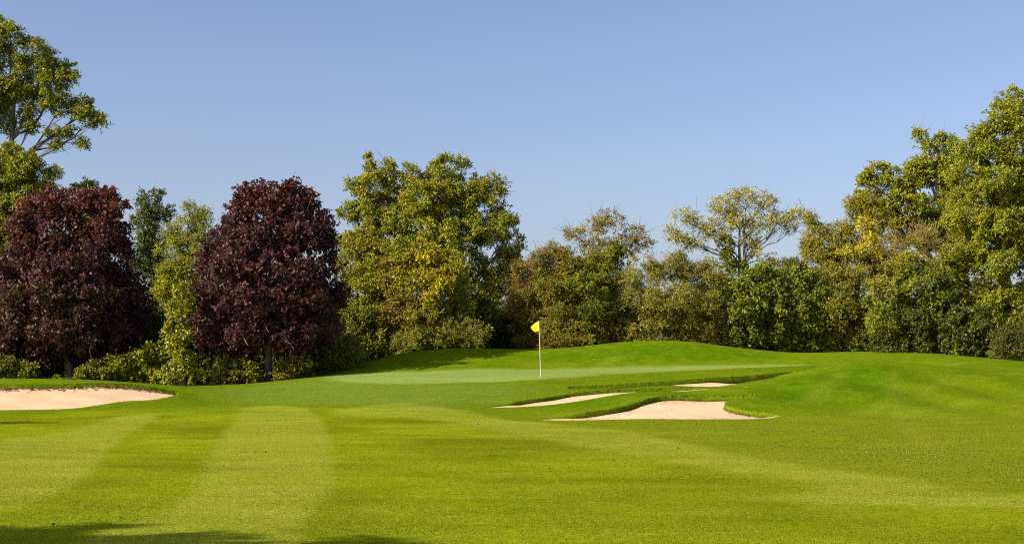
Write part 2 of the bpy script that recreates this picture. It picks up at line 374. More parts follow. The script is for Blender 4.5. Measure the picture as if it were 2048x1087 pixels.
# worn, dry and leafy patches in the turf
dry = k.rng(k.noise(pos, .9, 5, .7, .6), .60, .72, 0, .55)
c = k.mix(dry, c, (.26, .23, .035))
g1 = k.rng(n_fine, .30, .72, .62, 1.42); g2 = k.rng(n_grain, .28, .74, .62, 1.40)
gm = k.math('MULTIPLY', g1, g2)
gmg = k.mix(zone('green', .12, .10), gm, (1, 1, 1))
cc = k.n('ShaderNodeMix'); cc.data_type = 'RGBA'; cc.blend_type = 'MULTIPLY'; cc.inputs[0].default_value = .85
k.l(c, cc.inputs[6]); k.l(gmg, cc.inputs[7]); c = cc.outputs[2]
# bare soil where the turf is cut at a bunker edge, darkened to paint the lip's shade
soil_shade = k.rng(k.attr('sand').outputs['Fac'], .015, .06)
c = k.mix(soil_shade, c, k.mix(k.rng(n_fine, .4, .6), (.020, .026, .004), (.045, .038, .014)))
k.l(c, k.b.inputs['Base Color']); k.b.inputs['Roughness'].default_value = .9; k.b.inputs['Specular IOR Level'].default_value = .0
bp = k.n('ShaderNodeBump'); bp.inputs['Strength'].default_value = .55; bp.inputs['Distance'].default_value = .05
h = k.math('ADD', k.math('ADD', k.math('MULTIPLY', n_fine, .7), k.math('MULTIPLY', n_grain, .35)), k.math('MULTIPLY', n_mid, 1.6)); k.l(h, bp.inputs['Height']); k.l(bp.outputs[0], k.b.inputs['Normal'])
M['turf'] = k.m
ground = mesh_from('ground', np.stack([gp[:, 0], gp[:, 1], GZ], -1), GQ, M['turf'], smooth=True)
ground['kind'] = 'structure'
attrs['sand'] = np.clip(sandmask, -3, 3)
for an_, v in attrs.items():
    a = ground.data.attributes.new(an_, 'FLOAT', 'POINT'); a.data.foreach_set('value', v.astype(np.float32))

# sand sheets
k = NT('bunker_sand')
geo = k.n('ShaderNodeNewGeometry'); pos = geo.outputs['Position']
n1 = k.noise(pos, .8, 4, .6); n2 = k.noise(pos, 9, 5, .7); n3 = k.noise(pos, 60, 2, .6)
c = k.mix(k.rng(n1, .35, .65), (.56, .39, .225), (.67, .49, .30))
c = k.mix(k.rng(n2, .50, .72, 0, .6), c, (.50, .345, .20))
c = k.mix(k.rng(n3, .68, .74, 0, .5), c, (.35, .24, .14))
k.l(c, k.b.inputs['Base Color']); k.b.inputs['Roughness'].default_value = .95; k.b.inputs['Specular IOR Level'].default_value = .1
wv = k.n('ShaderNodeTexWave'); wv.inputs['Scale'].default_value = 2.2; wv.inputs['Distortion'].default_value = 2.5; wv.inputs['Detail'].default_value = 2
k.l(pos, wv.inputs['Vector'])
bp = k.n('ShaderNodeBump'); bp.inputs['Strength'].default_value = .35; bp.inputs['Distance'].default_value = .03
h = k.math('ADD', k.math('MULTIPLY', n2, .8), k.math('MULTIPLY', wv.outputs['Fac'], .10)); k.l(h, bp.inputs['Height']); k.l(bp.outputs[0], k.b.inputs['Normal'])
M['sand'] = k.m
for b in BUNKERS:
    lo = b['poly'].min(0) - .3; hi = b['poly'].max(0) + .3
    gx = np.arange(lo[0], hi[0], .1); gy = np.arange(lo[1], hi[1], .08)
    X, Y = np.meshgrid(gx, gy); p = np.stack([X.ravel(), Y.ravel()], -1)
    dep, sd = sand_depth(b, p)
    z = base_z(p[:, 0], p[:, 1]) - dep + .012 * np.sin(p[:, 0] * 2.1 + p[:, 1]) * np.sin(p[:, 1] * 2.7)
    z = np.where(sd < -.02, z - .1 - .5 * np.clip(-sd - .02, 0, 1), z)
    idx = np.arange(len(p)).reshape(X.shape)
    Q = np.stack([idx[:-1, :-1], idx[:-1, 1:], idx[1:, 1:], idx[1:, :-1]], -1).reshape(-1, 4)
    Q = Q[(sd[Q] > -.16).any(1)]
    u, inv = np.unique(Q, return_inverse=True)
    o = mesh_from('bunker_sand', np.stack([p[:, 0], p[:, 1], z], -1)[u], inv.reshape(-1, 4), M['sand'], smooth=True)
    o['kind'] = 'structure'

# longer grass hanging over the bunker lips and along the rough edges, one mass nobody could count
bv, bc = [], []
def blades(p, z, out, h, w, cols, lean):
    n = len(p); a = rng.uniform(0, 2 * np.pi, n); side = np.stack([np.cos(a), np.sin(a), np.zeros(n)], -1)
    o3 = np.concatenate([out, np.zeros((n, 1))], 1)
    root = np.concatenate([p, z[:, None]], 1)
    hh = (h * rng.uniform(.5, 1.2, n))[:, None]; ln = (lean * rng.uniform(.2, 1.3, n))[:, None]
    mid = root + o3 * hh * ln * .5 + np.array([0, 0, 1.]) * hh * .75 + rng.normal(0, .2, (n, 3)) * hh
    tip = root + o3 * hh * ln * 1.2 + np.array([0, 0, 1.]) * hh * (1.0 - .7 * np.minimum(ln, 1.2)) + rng.normal(0, .25, (n, 3)) * hh
    ww = side * w * .5
    V = np.stack([root - ww, root + ww, mid + ww * .8, tip], 1).reshape(-1, 3)
    cc = cols[rng.integers(0, len(cols), n)] * rng.uniform(.82, 1.18, (n, 1))
    bv.append(V); bc.append(np.repeat(cc, 4, 0))
gcols = np.array([(.10, .19, .012), (.13, .22, .015), (.085, .15, .010), (.16, .22, .03)])
for b in BUNKERS:
    for pl, per, h, lean, inset in ((b['k'], 260, .028, 1.2, .05), (b['f'], 160, .02, .2, -.03)):
        seg = np.diff(pl, axis=0); L = np.linalg.norm(seg, axis=1); n = int(L.sum() * per)
        i = rng.choice(len(seg), n, p=L / L.sum()); t = rng.uniform(0, 1, n)[:, None]
        p = pl[i] + seg[i] * t
        nrm = np.stack([-seg[i][:, 1], seg[i][:, 0]], -1); nrm /= np.linalg.norm(nrm, axis=1, keepdims=True) + 1e-9
        tst = sdist(p + nrm * .05, b['poly']); nrm = np.where(tst[:, None] > 0, nrm, -nrm)   # points into the sand
        p = p - nrm * rng.uniform(-.015, .14, n)[:, None]
        z = base_z(p[:, 0], p[:, 1]) + .05 * np.exp(-(ldist(p, b['k']) / .45) ** 2) - .015
        blades(p, z, nrm, h, .012, gcols, lean)
def lookup(arr, p):
    a2 = arr.reshape(NY, NX); i = np.clip(np.searchsorted(xs, p[:, 0]) - 1, 0, NX - 2); j = np.clip(np.searchsorted(ys, p[:, 1]) - 1, 0, NY - 2)
    u = (p[:, 0] - xs[i]) / (xs[i + 1] - xs[i]); v = (p[:, 1] - ys[j]) / (ys[j + 1] - ys[j])
    return (a2[j, i] * (1 - u) + a2[j, i + 1] * u) * (1 - v) + (a2[j + 1, i] * (1 - u) + a2[j + 1, i + 1] * u) * v
def vnoise(p, sc_, seed):
    r_ = np.random.default_rng(seed); t_ = r_.uniform(0, 1, (256, 256)); q = p / sc_; i = np.floor(q).astype(int); f = q - i; f = f * f * (3 - 2 * f)
    g = lambda a, b: t_[(i[:, 0] + a) % 256, (i[:, 1] + b) % 256]
    return (g(0, 0) * (1 - f[:, :1].ravel()) + g(1, 0) * f[:, 0]) * (1 - f[:, 1]) + (g(0, 1) * (1 - f[:, 0]) + g(1, 1) * f[:, 0]) * f[:, 1]
NB = 600000
uu = rng.uniform(0, 1, NB); dmin, dmax = 10.0, 66.0
dd_ = (dmin ** -.6 + uu * (dmax ** -.6 - dmin ** -.6)) ** (-1 / .6)
pp = np.stack([rng.uniform(-.42, .42, NB) * dd_, dd_], -1)
pp = pp[(lookup(sandmask, pp) < -.05) & (lookup(attrs['green'], pp) < -.1)]
fa = np.clip(lookup(attrs['fair'], pp) / .2 + .5, 0, 1)[:, None]; la = np.clip(lookup(attrs['light'], pp) / .15 + .5, 0, 1)[:, None]
tone = (.55 * vnoise(pp, 1.4, 3) + .45 * vnoise(pp, .45, 4))[:, None]
bc_ = (np.array([.105, .185, .004]) * (1 - tone) + np.array([.19, .25, .008]) * tone) * (1 - fa) + (np.array([.175, .21, .003]) * (1 - tone) + np.array([.265, .295, .010]) * tone) * fa
semi = np.clip((40 - pp[:, 1]) / 4, 0, 1)[:, None] * (1 - fa)
bc_ = bc_ * (1 - semi) + (np.array([.155, .205, .006]) * (1 - tone) + np.array([.225, .26, .018]) * tone) * semi
bc_ = bc_ * (1 - la) + (np.array([.27, .30, .020]) * (1 - tone) + np.array([.37, .385, .05]) * tone) * la
mow = np.clip(np.maximum(lookup(attrs['fair'], pp), lookup(attrs['light'], pp)) / 1.2 + 1.0, 0, 1)
hgt = (.012 * mow + .019 * (1 - mow)) * (.7 + .6 * tone.ravel()); wid = (.0022 + .00009 * pp[:, 1])[:, None]
n0 = len(bv); an = rng.uniform(0, 2 * np.pi, len(pp))
blades(pp, lookup(GZ, pp) - .003, np.stack([np.cos(an), np.sin(an)], -1), hgt, wid, np.ones((1, 3)), .9)
bc[-1] = bc[-1] * np.repeat(bc_ * .95, 4, 0)
TV, TC = bv.pop(), bc.pop()
tg = mesh_from('grass', TV, np.arange(len(TV)).reshape(-1, 4), M['blade'], colors=TC)
tg['kind'] = 'stuff'; tg['label'] = 'short mown grass blades over the fairway and rough'; tg['category'] = 'grass'
BV = np.vstack(bv); lg = mesh_from('lip_grass', BV, np.arange(len(BV)).reshape(-1, 4), M['blade'], colors=np.vstack(bc))
lg['kind'] = 'stuff'; lg['label'] = 'fringe of longer grass hanging over the bunker lips'; lg['category'] = 'grass'

# ------------------------------------------------------------------ foliage
def C(*hexes): return np.array(hexes, float)
PAL_ = {
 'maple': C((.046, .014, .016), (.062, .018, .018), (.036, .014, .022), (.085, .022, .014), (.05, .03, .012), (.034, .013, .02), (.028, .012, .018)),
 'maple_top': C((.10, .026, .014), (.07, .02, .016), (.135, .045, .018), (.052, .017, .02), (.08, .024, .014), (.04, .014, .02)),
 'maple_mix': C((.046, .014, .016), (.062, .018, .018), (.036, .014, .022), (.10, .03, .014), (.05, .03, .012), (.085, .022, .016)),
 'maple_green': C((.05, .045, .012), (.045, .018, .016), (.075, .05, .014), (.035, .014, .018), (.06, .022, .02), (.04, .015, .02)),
 'ash': C((.062, .112, .016), (.085, .135, .018), (.045, .09, .016), (.11, .15, .02)),
 'ash_mix': C((.07, .12, .014), (.11, .14, .012), (.052, .092, .014), (.14, .15, .012), (.085, .115, .014), (.16, .14, .02)),
 'ash_y': C((.11, .142, .012), (.145, .155, .012), (.07, .105, .012), (.09, .105, .014), (.05, .085, .012)),
 'ash_pale': C((.16, .175, .05), (.13, .15, .04), (.19, .19, .055), (.11, .12, .03)),
 'green': C((.055, .092, .008), (.075, .112, .010), (.095, .125, .010), (.042, .072, .008)),
 'yellowgreen': C((.115, .138, .010), (.09, .125, .010), (.145, .148, .010), (.065, .098, .008)),
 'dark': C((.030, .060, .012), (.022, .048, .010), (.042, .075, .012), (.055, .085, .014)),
 'bluedark': C((.028, .060, .022), (.035, .075, .024), (.045, .085, .020), (.06, .10, .02)),
 'ivy': C((.038, .080, .010), (.06, .115, .012), (.10, .15, .014), (.028, .06, .010)),
 'yellow': C((.22, .185, .008), (.16, .155, .009), (.25, .185, .010), (.115, .130, .010), (.17, .115, .012)),
 'gold': C((.42, .31, .008), (.36, .25, .008), (.22, .20, .010), (.14, .15, .012)),
 'russet': C((.10, .075, .016), (.08, .088, .013), (.105, .06, .018), (.075, .09, .014), (.10, .10, .016)),
 'haw_red': C((.078, .066, .016), (.088, .055, .018), (.068, .070, .013), (.06, .078, .011), (.095, .078, .018)),
 'hazel': C((.10, .112, .010), (.125, .122, .010), (.075, .095, .011), (.15, .138, .010), (.055, .078, .009)),
 'haw': C((.085, .095, .014), (.11, .075, .018), (.07, .105, .014), (.095, .055, .018), (.10, .12, .014), (.055, .085, .012)),
 'olive': C((.095, .115, .018), (.075, .105, .016), (.12, .125, .022), (.10, .085, .018), (.065, .085, .014)),
 'sparse': C((.12, .125, .035), (.10, .115, .026), (.115, .095, .032), (.10, .08, .028)),
 'bramble': C((.07, .095, .010), (.045, .075, .009), (.11, .115, .012), (.075, .06, .014), (.03, .052, .008)),
}
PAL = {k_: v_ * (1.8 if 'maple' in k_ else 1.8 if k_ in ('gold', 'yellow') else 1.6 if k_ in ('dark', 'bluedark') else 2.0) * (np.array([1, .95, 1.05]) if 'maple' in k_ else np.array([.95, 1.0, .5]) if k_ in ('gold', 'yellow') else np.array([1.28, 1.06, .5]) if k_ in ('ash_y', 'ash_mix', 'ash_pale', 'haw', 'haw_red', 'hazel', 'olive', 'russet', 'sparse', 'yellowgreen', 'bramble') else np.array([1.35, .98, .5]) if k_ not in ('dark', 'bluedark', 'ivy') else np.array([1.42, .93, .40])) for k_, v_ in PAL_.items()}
#            leaf, aspect, sub radius, cover, leaf-area index, twig len, leaves per twig, upward bias, sag
SP = {
 'maple': dict(L=.145, asp=.80, sr=.58, cover=1.05, lai=1.5, tl=.32, npt=8, up=.25, mat='maple_leaf'),
 'ash':   dict(L=.13, asp=.50, sr=.55, cover=.78, lai=1.75, tl=.34, npt=12, up=.35, mat='leaf'),
 'hedge': dict(L=.105, asp=.66, sr=.46, cover=.85, lai=1.9, tl=.33, npt=9, up=.25, mat='leaf'),
 'fine':  dict(L=.09, asp=.55, sr=.42, cover=.90, lai=1.5, tl=.36, npt=11, up=.30, mat='leaf'),
 'ivy':   dict(L=.115, asp=.85, sr=.42, cover=.95, lai=1.9, tl=.24, npt=8, up=.10, mat='ivy_leaf'),
 'bramble': dict(L=.115, asp=.72, sr=.34, cover=.95, lai=1.7, tl=.30, npt=8, up=.30, mat='leaf'),
 'thin':  dict(L=.12, asp=.45, sr=.42, cover=.75, lai=1.05, tl=.40, npt=10, up=.35, mat='leaf'),
}
def ell_area(a, b, c):
    p = 1.6; return 4 * np.pi * ((a**p * b**p + a**p * c**p + b**p * c**p) / 3) ** (1 / p)

def lobe_leaves(c, r, sp, pal, acc, subs):
    """leaf sprays of one bough: clumps on the bough's outer shell, twigs on the clumps, leaves on the twigs"""
    sr = sp['sr'] * min(1.0, .55 + .25 * min(r)); sr = min(sr, .75 * min(r[0], r[2]))
    ns = max(4, int(sp['cover'] * ell_area(*r) / (np.pi * sr * sr) * sp.get('dens', 1)))
    d = norm(rng.normal(0, 1, (ns, 3)))
    rad = rng.uniform(.48, 1.0, ns) ** .8 * rng.uniform(.86, 1.16, ns)
    out_ = rng.random(ns) < .10; rad = np.where(out_, rng.uniform(1.12, 1.42, ns), rad)
    sc_ = c + d * rad[:, None] * (np.array(r) - sr * .55).clip(.1)
    subs.append(sc_)
    leaf_a = sp['L'] ** 2 * sp['asp'] * .55
    nl = sp['lai'] * np.pi * sr * sr / leaf_a
    nt = max(3, int(nl / sp['npt']))
    ssz = np.where(out_, rng.uniform(.4, .8, ns), rng.uniform(.5, 1.5, ns))
    sd_ = norm(rng.normal(0, 1, (ns * nt, 3)) + np.repeat(d, nt, 0) * .55 + np.array([0, 0, .25]))
    st_ax = np.repeat(norm(rng.normal(0, 1, (ns, 3)) + d * .8 + np.array([0, 0, .5])) , nt, 0); st_k = np.repeat(rng.uniform(-.25, .6, ns), nt)[:, None]
    base = np.repeat(sc_, nt, 0) + (sd_ + st_ax * (sd_ * st_ax).sum(1, keepdims=True) * st_k) * np.array([1, 1, .75]) * (sr * rng.uniform(.15, .78, ns * nt) * np.repeat(ssz, nt))[:, None]
    td = norm(sd_ + rng.normal(0, .35, (ns * nt, 3)) + np.array([0, 0, sp['up'] * .5]))
    m = sp['npt']; N = ns * nt * m
    t = rng.uniform(.05, 1, N)
    tt = np.repeat(td, m, 0); tl = sp['tl'] * np.repeat(rng.uniform(.6, 1.25, ns * nt), m)
    p = np.repeat(base, m, 0) + tt * (t * tl)[:, None]
    p[:, 2] -= .22 * t * t * tl
    p += rng.normal(0, sp['L'] * .18, (N, 3))
    ax = norm(tt * .5 + rng.normal(0, .7, (N, 3)) + np.array([0, 0, -.15]))
    nn = norm(rng.normal(0, .65, (N, 3)) + np.repeat(np.repeat(d, nt, 0), m, 0) * .35 + np.array([-.35, -.35, .45]))
    sd2 = norm(np.cross(nn, ax)); nn = np.cross(ax, sd2)
    L = sp['L'] * rng.uniform(.65, 1.25, N); w = L * sp['asp'] * .5
    a = p; tip = p + ax * L[:, None]; mid = p + ax * (L * .45)[:, None] + nn * (L * .10)[:, None]
    V = np.stack([a, mid + sd2 * w[:, None], tip, mid - sd2 * w[:, None]], 1)
    # colour: a hue for each clump, then each leaf its own
    q = len(pal); ci = rng.integers(0, q, ns); subc = pal[ci] * .55 + pal[rng.integers(0, q, ns)] * .45
    subc = subc * rng.uniform(.72, 1.28, (ns, 1))
    cl = np.repeat(np.repeat(subc, nt, 0), m, 0) * .6 + pal[rng.integers(0, q, N)] * .4
    cl = cl * rng.uniform(.6, 1.5, (N, 1))
    acc.append((V.reshape(-1, 3), np.repeat(cl, 4, 0)))

def gz(x, y): return float(base_z(np.array([x]), np.array([y]))[0])

def plant(name, label, cat, d, base_px, lobes, sp='hedge', pal='green', group=None, trunk_r=.12, fork=.4, bark='bark', base_y=None,
          extra=None, lai=1.0, top_limb=1.0, limb_r=.5, twigs=0, twig_mat='twig', bare=0, stems=1, dens=1.0, flat=1.0):
    """a tree or shrub: an Empty at its foot > trunk (with its limbs), crown"""
    spd = dict(SP[sp]); spd['lai'] *= lai; spd['cover'] *= dens
    bx = (base_px - HX) / F * d
    bz = gz(bx, d) if base_y is None else CAMZ + (HY - base_y) / F * d
    root = bpy.data.objects.new(name, None); col.objects.link(root); root.location = (bx, d, bz); root.empty_display_size = .5
    root['label'] = label; root['category'] = cat
    if group: root['group'] = group
    foot = np.array([bx, d, bz]); m = d / F
    acc, subs, cents = [], [], []
    if cat in ('shrub', 'bramble'):
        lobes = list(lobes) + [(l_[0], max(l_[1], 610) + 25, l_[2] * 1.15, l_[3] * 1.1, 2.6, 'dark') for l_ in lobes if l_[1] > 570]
    for lb in lobes:
        px, py, rx, ry = lb[:4]; dd = lb[4] if len(lb) > 4 else 0.0; lp = PAL[lb[5]] if len(lb) > 5 and lb[5] else PAL[pal]
        lsp = spd
        if len(lb) > 6: lsp = dict(SP[lb[6]]); 
        dl = d + dd; c = W(px, py, dl); ml = dl / F
        ry_d = min(max((rx + ry) * .5 * ml * flat, .5), 2.6)
        r = (rx * ml, ry_d, ry * ml)
        one = []
        lobe_leaves(c - foot, r, lsp, lp, acc, one)
        subs.append(one[0]); cents.append((c - foot, r))
    V = np.vstack([a for a, _ in acc]); cl = np.vstack([b for _, b in acc])
    cr = mesh_from('crown', V, np.arange(len(V)).reshape(-1, 4), M[spd['mat']], root, colors=cl)
    # trunk with limbs to every bough and branches to a share of the clumps
    tb = TubeBag()
    cz = np.array([c[0] for c in cents]); top = cz[:, 2].max(); mean = cz.mean(0)
    for s_ in range(stems):
        off = np.array([0, 0, 0.]) if stems == 1 else np.array([rng.uniform(-.5, .5) * stems * .3, rng.uniform(-.3, .3), 0])
        end = np.array([mean[0] * .55 + off[0] * 2, mean[1] * .5, top * .80 * top_limb])
        P = wiggle([off - (0, 0, .3)], [end], 9, .012)[0]
        rr = trunk_r * np.linspace(1, .32, 9) / (1 if stems == 1 else stems ** .4); rr[0] *= 1.35
        tb.add([P], [rr], 9)
        mine = range(s_, len(cents), stems)
        for i in mine:
            c, r = cents[i]
            want = max(fork * top, c[2] - (abs(c[0]) + abs(c[1])) * .75 - .4)
            kk = int(np.clip(np.argmin(np.abs(P[:, 2] - np.clip(want, P[0, 2] + .3, P[-1, 2]))), 1, 8))
            a = P[kk]; ra = min(rr[kk] * .75, trunk_r * limb_r * (.55 + .3 * max(r)))
            Lb = wiggle([a], [c], 7, .05, .05)
            tb.add(Lb, [ra * np.linspace(1, .35, 7)], 6)
            sb = subs[i]; n = len(sb); take = rng.random(n) < .75; sb = sb[take]
            if len(sb):
                j = rng.integers(3, 7, len(sb)); st = Lb[0][j]
                tb.add(wiggle(st, sb, 5, .07, .03), np.linspace(1, .3, 5)[None] * np.full((len(sb), 1), max(.012, ra * .22)), 4)
    tb.build('trunk', M[bark], root)
    if twigs or bare:
        tw = TubeBag(); allsub = np.vstack(subs)
        if twigs:
            i = rng.integers(0, len(allsub), twigs); st = allsub[i]
            dr = norm(rng.normal(0, 1, (twigs, 3)) + norm(st - mean) * 1.0 + np.array([0, -.5, .1]))
            tw.add(wiggle(st, st + dr * rng.uniform(.4, 1.1, (twigs, 1)), 5, .10, -.05), np.linspace(1, .4, 5)[None] * rng.uniform(.012, .024, (twigs, 1)), 3)
        if bare:
            w = allsub[:, 2] - np.median(allsub[:, 2]); hi = np.where(w > np.percentile(w, 70))[0]
            i = rng.choice(hi, bare); st = allsub[i]
            dr = norm(rng.normal(0, .45, (bare, 3)) + np.array([0, 0, 1.]) + norm(st - mean) * .6)
            tw.add(wiggle(st, st + dr * rng.uniform(.5, 1.3, (bare, 1)), 5, .06), np.linspace(1, .4, 5)[None] * rng.uniform(.010, .018, (bare, 1)), 3)
        tw.build('bare_twigs', M[twig_mat], root)['kind'] = 'stuff'
    if extra: extra(root, foot)
    return root

exec_trees = True
# --- tall ash at the left edge, its open crown against the sky
plant('ash_tree', 'tall ash with open crown and bare dark limbs against the sky', 'tree', 90, -14,
      [(15, 75, 40, 32), (70, 112, 45, 36), (-45, 110, 60, 50), (115, 150, 42, 34), (45, 165, 60, 36), (112, 200, 40, 24), (160, 232, 36, 20), (193, 243, 22, 17), (165, 205, 22, 14),
       (-50, 205, 70, 50), (122, 262, 26, 15), (166, 284, 13, 12), (65, 225, 26, 18), (20, 190, 40, 28), (-110, 160, 60, 60), (60, 255, 22, 11), (112, 290, 14, 8), (10, 245, 22, 22), (-60, 285, 40, 40)],
      'ash', 'ash_y', trunk_r=.40, fork=.62, lai=1.2, limb_r=.26, twigs=60, twig_mat='brown_twig', dens=1.2)
plant('willow_tree', 'pale yellow-green tree with drooping foliage below the tall open ash', 'tree', 87, 10,
      [(38, 335, 48, 34), (105, 345, 22, 14), (85, 385, 32, 30), (-25, 340, 55, 45), (30, 375, 60, 40), (30, 430, 70, 50), (-30, 460, 60, 60), (40, 510, 60, 60), (20, 590, 60, 60), (-90, 420, 60, 80), (-90, 560, 60, 80), (20, 300, 22, 14)],
      'ash', 'ash_y', trunk_r=.3, lai=1.3, dens=1.3)
plant('ash_tree', 'rounded light green treetop peeping over the dark red tree with a hidden trunk', 'tree', 92, 180,
      [(178, 380, 34, 18), (150, 400, 30, 24), (205, 400, 26, 24), (180, 440, 60, 40), (180, 520, 60, 60), (180, 600, 60, 60)], 'ash', 'ash_y', trunk_r=.2, lai=1.2)
plant('oak_tree', 'dark blue-green tree with one thin leafy spike at its top', 'tree', 83, 305,
      [(316, 388, 10, 11), (288, 398, 10, 15), (300, 420, 22, 18), (330, 428, 20, 16), (290, 450, 26, 30), (318, 480, 36, 36), (285, 520, 34, 40), (320, 550, 40, 40), (300, 620, 45, 50), (330, 680, 40, 40)],
      'ash', 'bluedark', trunk_r=.2, lai=1.3, dens=1.1, bare=8)
plant('field_maple', 'airy yellow-green tree squeezed between the two dark red trees', 'tree', 81, 375,
      [(378, 413, 11, 9), (408, 430, 18, 17), (385, 447, 24, 20), (358, 470, 26, 26), (400, 480, 30, 30), (350, 515, 36, 32), (395, 530, 36, 36), (350, 560, 34, 34), (385, 585, 36, 36), (330, 600, 30, 40)],
      'fine', 'yellowgreen', trunk_r=.16, lai=1.15, bare=6)
plant('ivy_stump', 'yellow-green ivy column between the two dark red trees', 'ivy', 66.2, 365,
      [(370, 585, 18, 24), (360, 625, 24, 30), (356, 672, 28, 32), (362, 715, 32, 30), (345, 745, 28, 20), (385, 748, 26, 18)], 'ivy', 'yellowgreen', trunk_r=.18, lai=.95)
# --- the two purple maples
ML = [(85, 415, 52, 34), (150, 402, 55, 30), (215, 412, 48, 34), (40, 455, 38, 36), (120, 460, 75, 50), (205, 465, 62, 48), (55, 520, 66, 52), (140, 525, 78, 56, -1.4), (228, 530, 52, 58), (0, 570, 60, 50), (85, 590, 80, 58, -1.6), (178, 595, 80, 58, -1.4), (250, 590, 42, 50),
      (-25, 640, 60, 46), (45, 650, 70, 46, -1), (130, 660, 82, 46, -1.5), (215, 655, 62, 46, -.6), (272, 640, 34, 30), (30, 700, 56, 24), (105, 706, 60, 20, -.5), (190, 698, 50, 22), (-60, 590, 50, 60), (120, 540, 100, 90, 1.8), (60, 620, 100, 70, 1.8)]
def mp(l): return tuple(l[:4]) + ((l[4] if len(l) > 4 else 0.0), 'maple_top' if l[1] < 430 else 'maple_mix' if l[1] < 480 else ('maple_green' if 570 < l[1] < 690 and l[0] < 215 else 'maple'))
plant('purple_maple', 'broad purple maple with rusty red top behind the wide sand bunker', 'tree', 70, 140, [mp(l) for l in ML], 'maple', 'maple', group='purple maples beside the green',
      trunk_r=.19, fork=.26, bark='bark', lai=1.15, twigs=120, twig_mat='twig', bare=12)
MR = [(462, 450, 32, 32), (640, 468, 28, 34), (650, 440, 14, 20), (545, 383, 62, 26), (500, 392, 38, 24), (598, 388, 42, 26), (560, 420, 88, 40), (480, 428, 34, 30), (622, 432, 24, 32), (452, 486, 38, 34), (515, 478, 72, 44, -1), (600, 475, 60, 44, -.6), (655, 505, 24, 22), (424, 534, 36, 36), (480, 535, 70, 46, -1.4), (570, 540, 78, 48, -1.6), (645, 555, 40, 44), (395, 585, 26, 22),
      (440, 600, 60, 42, -.6), (520, 605, 80, 46, -1.7), (610, 605, 66, 46, -1), (665, 600, 24, 40), (430, 655, 46, 36), (505, 662, 70, 36, -1.2), (590, 662, 70, 38, -1), (650, 655, 32, 34), (470, 700, 44, 16), (600, 694, 44, 18), (520, 560, 90, 90, 1.8), (560, 470, 60, 60, 1.5)]
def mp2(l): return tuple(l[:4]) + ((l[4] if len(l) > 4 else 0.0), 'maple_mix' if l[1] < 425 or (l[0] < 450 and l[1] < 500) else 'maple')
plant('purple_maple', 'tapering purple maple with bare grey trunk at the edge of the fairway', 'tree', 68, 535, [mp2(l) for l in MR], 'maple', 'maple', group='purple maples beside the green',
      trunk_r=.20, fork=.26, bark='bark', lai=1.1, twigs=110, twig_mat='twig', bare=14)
# --- dense shrubs behind and between the maples
for args in (
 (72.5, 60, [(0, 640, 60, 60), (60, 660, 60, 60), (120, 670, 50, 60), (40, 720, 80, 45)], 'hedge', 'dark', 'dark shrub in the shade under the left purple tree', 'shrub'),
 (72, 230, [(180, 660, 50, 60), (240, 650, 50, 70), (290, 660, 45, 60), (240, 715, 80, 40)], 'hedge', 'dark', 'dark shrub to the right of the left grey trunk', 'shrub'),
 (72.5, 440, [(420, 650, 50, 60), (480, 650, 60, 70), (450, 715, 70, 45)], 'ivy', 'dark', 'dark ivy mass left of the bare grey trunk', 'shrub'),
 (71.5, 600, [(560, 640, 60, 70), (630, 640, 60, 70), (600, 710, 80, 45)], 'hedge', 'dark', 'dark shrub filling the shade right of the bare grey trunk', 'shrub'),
 (66.5, 30, [(15, 735, 30, 22), (55, 742, 22, 16), (-40, 735, 40, 26)], 'bramble', 'bramble', 'low bright bramble at the left end of the bank', 'bramble'),
 (66.5, 190, [(190, 742, 24, 20), (222, 735, 28, 26), (168, 750, 10, 10)], 'bramble', 'bramble', 'bramble with rusty tips just right of the left trunk', 'bramble'),
 (67, 285, [(262, 728, 30, 26), (300, 712, 28, 28), (285, 750, 38, 18), (322, 738, 24, 24)], 'bramble', 'yellowgreen', 'yellowing bramble thicket above the tip of the wide bunker', 'bramble'),
 (70, 415, [(395, 735, 40, 36), (430, 745, 36, 28), (380, 760, 34, 18)], 'ivy', 'bluedark', 'dark green ivy bush at the foot of the yellow ivy column', 'shrub'),
 (65.8, 478, [(450, 742, 28, 26), (485, 744, 28, 24), (508, 752, 12, 12)], 'bramble', 'bramble', 'bramble bush left against the bare grey trunk', 'bramble'),
 (66, 580, [(568, 742, 18, 20), (602, 735, 26, 26), (585, 752, 26, 12)], 'bramble', 'russet', 'rusty half-dry bramble right beside the bare grey trunk', 'bramble'),
 (69.5, 650, [(635, 720, 34, 36), (670, 700, 34, 34), (640, 745, 34, 18), (700, 705, 32, 30)], 'hedge', 'bramble', 'light green bush at the shaded end of the mound', 'shrub'),
):
    d, bx, lb, sp, pl, lab, cat = args
    if cat == 'bramble':
        d += 1.0; ex = []
        for i_, (x_, y_, a_, b_) in enumerate(lb):
            ex += [(x_ - a_ * .5, y_ + b_ * .25, a_ * .55, b_ * .6, 0, pl), (x_ + a_ * .45, y_ - b_ * .15, a_ * .5, b_ * .75, .3, ['dark', 'green', pl][i_ % 3]), (x_ + a_ * .1, y_ + b_ * .5, a_ * .9, b_ * .4, .4, 'dark'), (x_, y_ - b_ * .5, a_ * .35, b_ * .5, .5, ['green', pl][i_ % 2])]  # dark lobes paint the shade between lit clumps into the leaf colour
        lb = ex
    plant('bramble_bush' if cat == 'bramble' else 'shrub', lab, cat, d, bx, lb, sp, pl, trunk_r=.06, stems=3, fork=.1, lai=1.0, twigs=30, twig_mat='brown_twig')
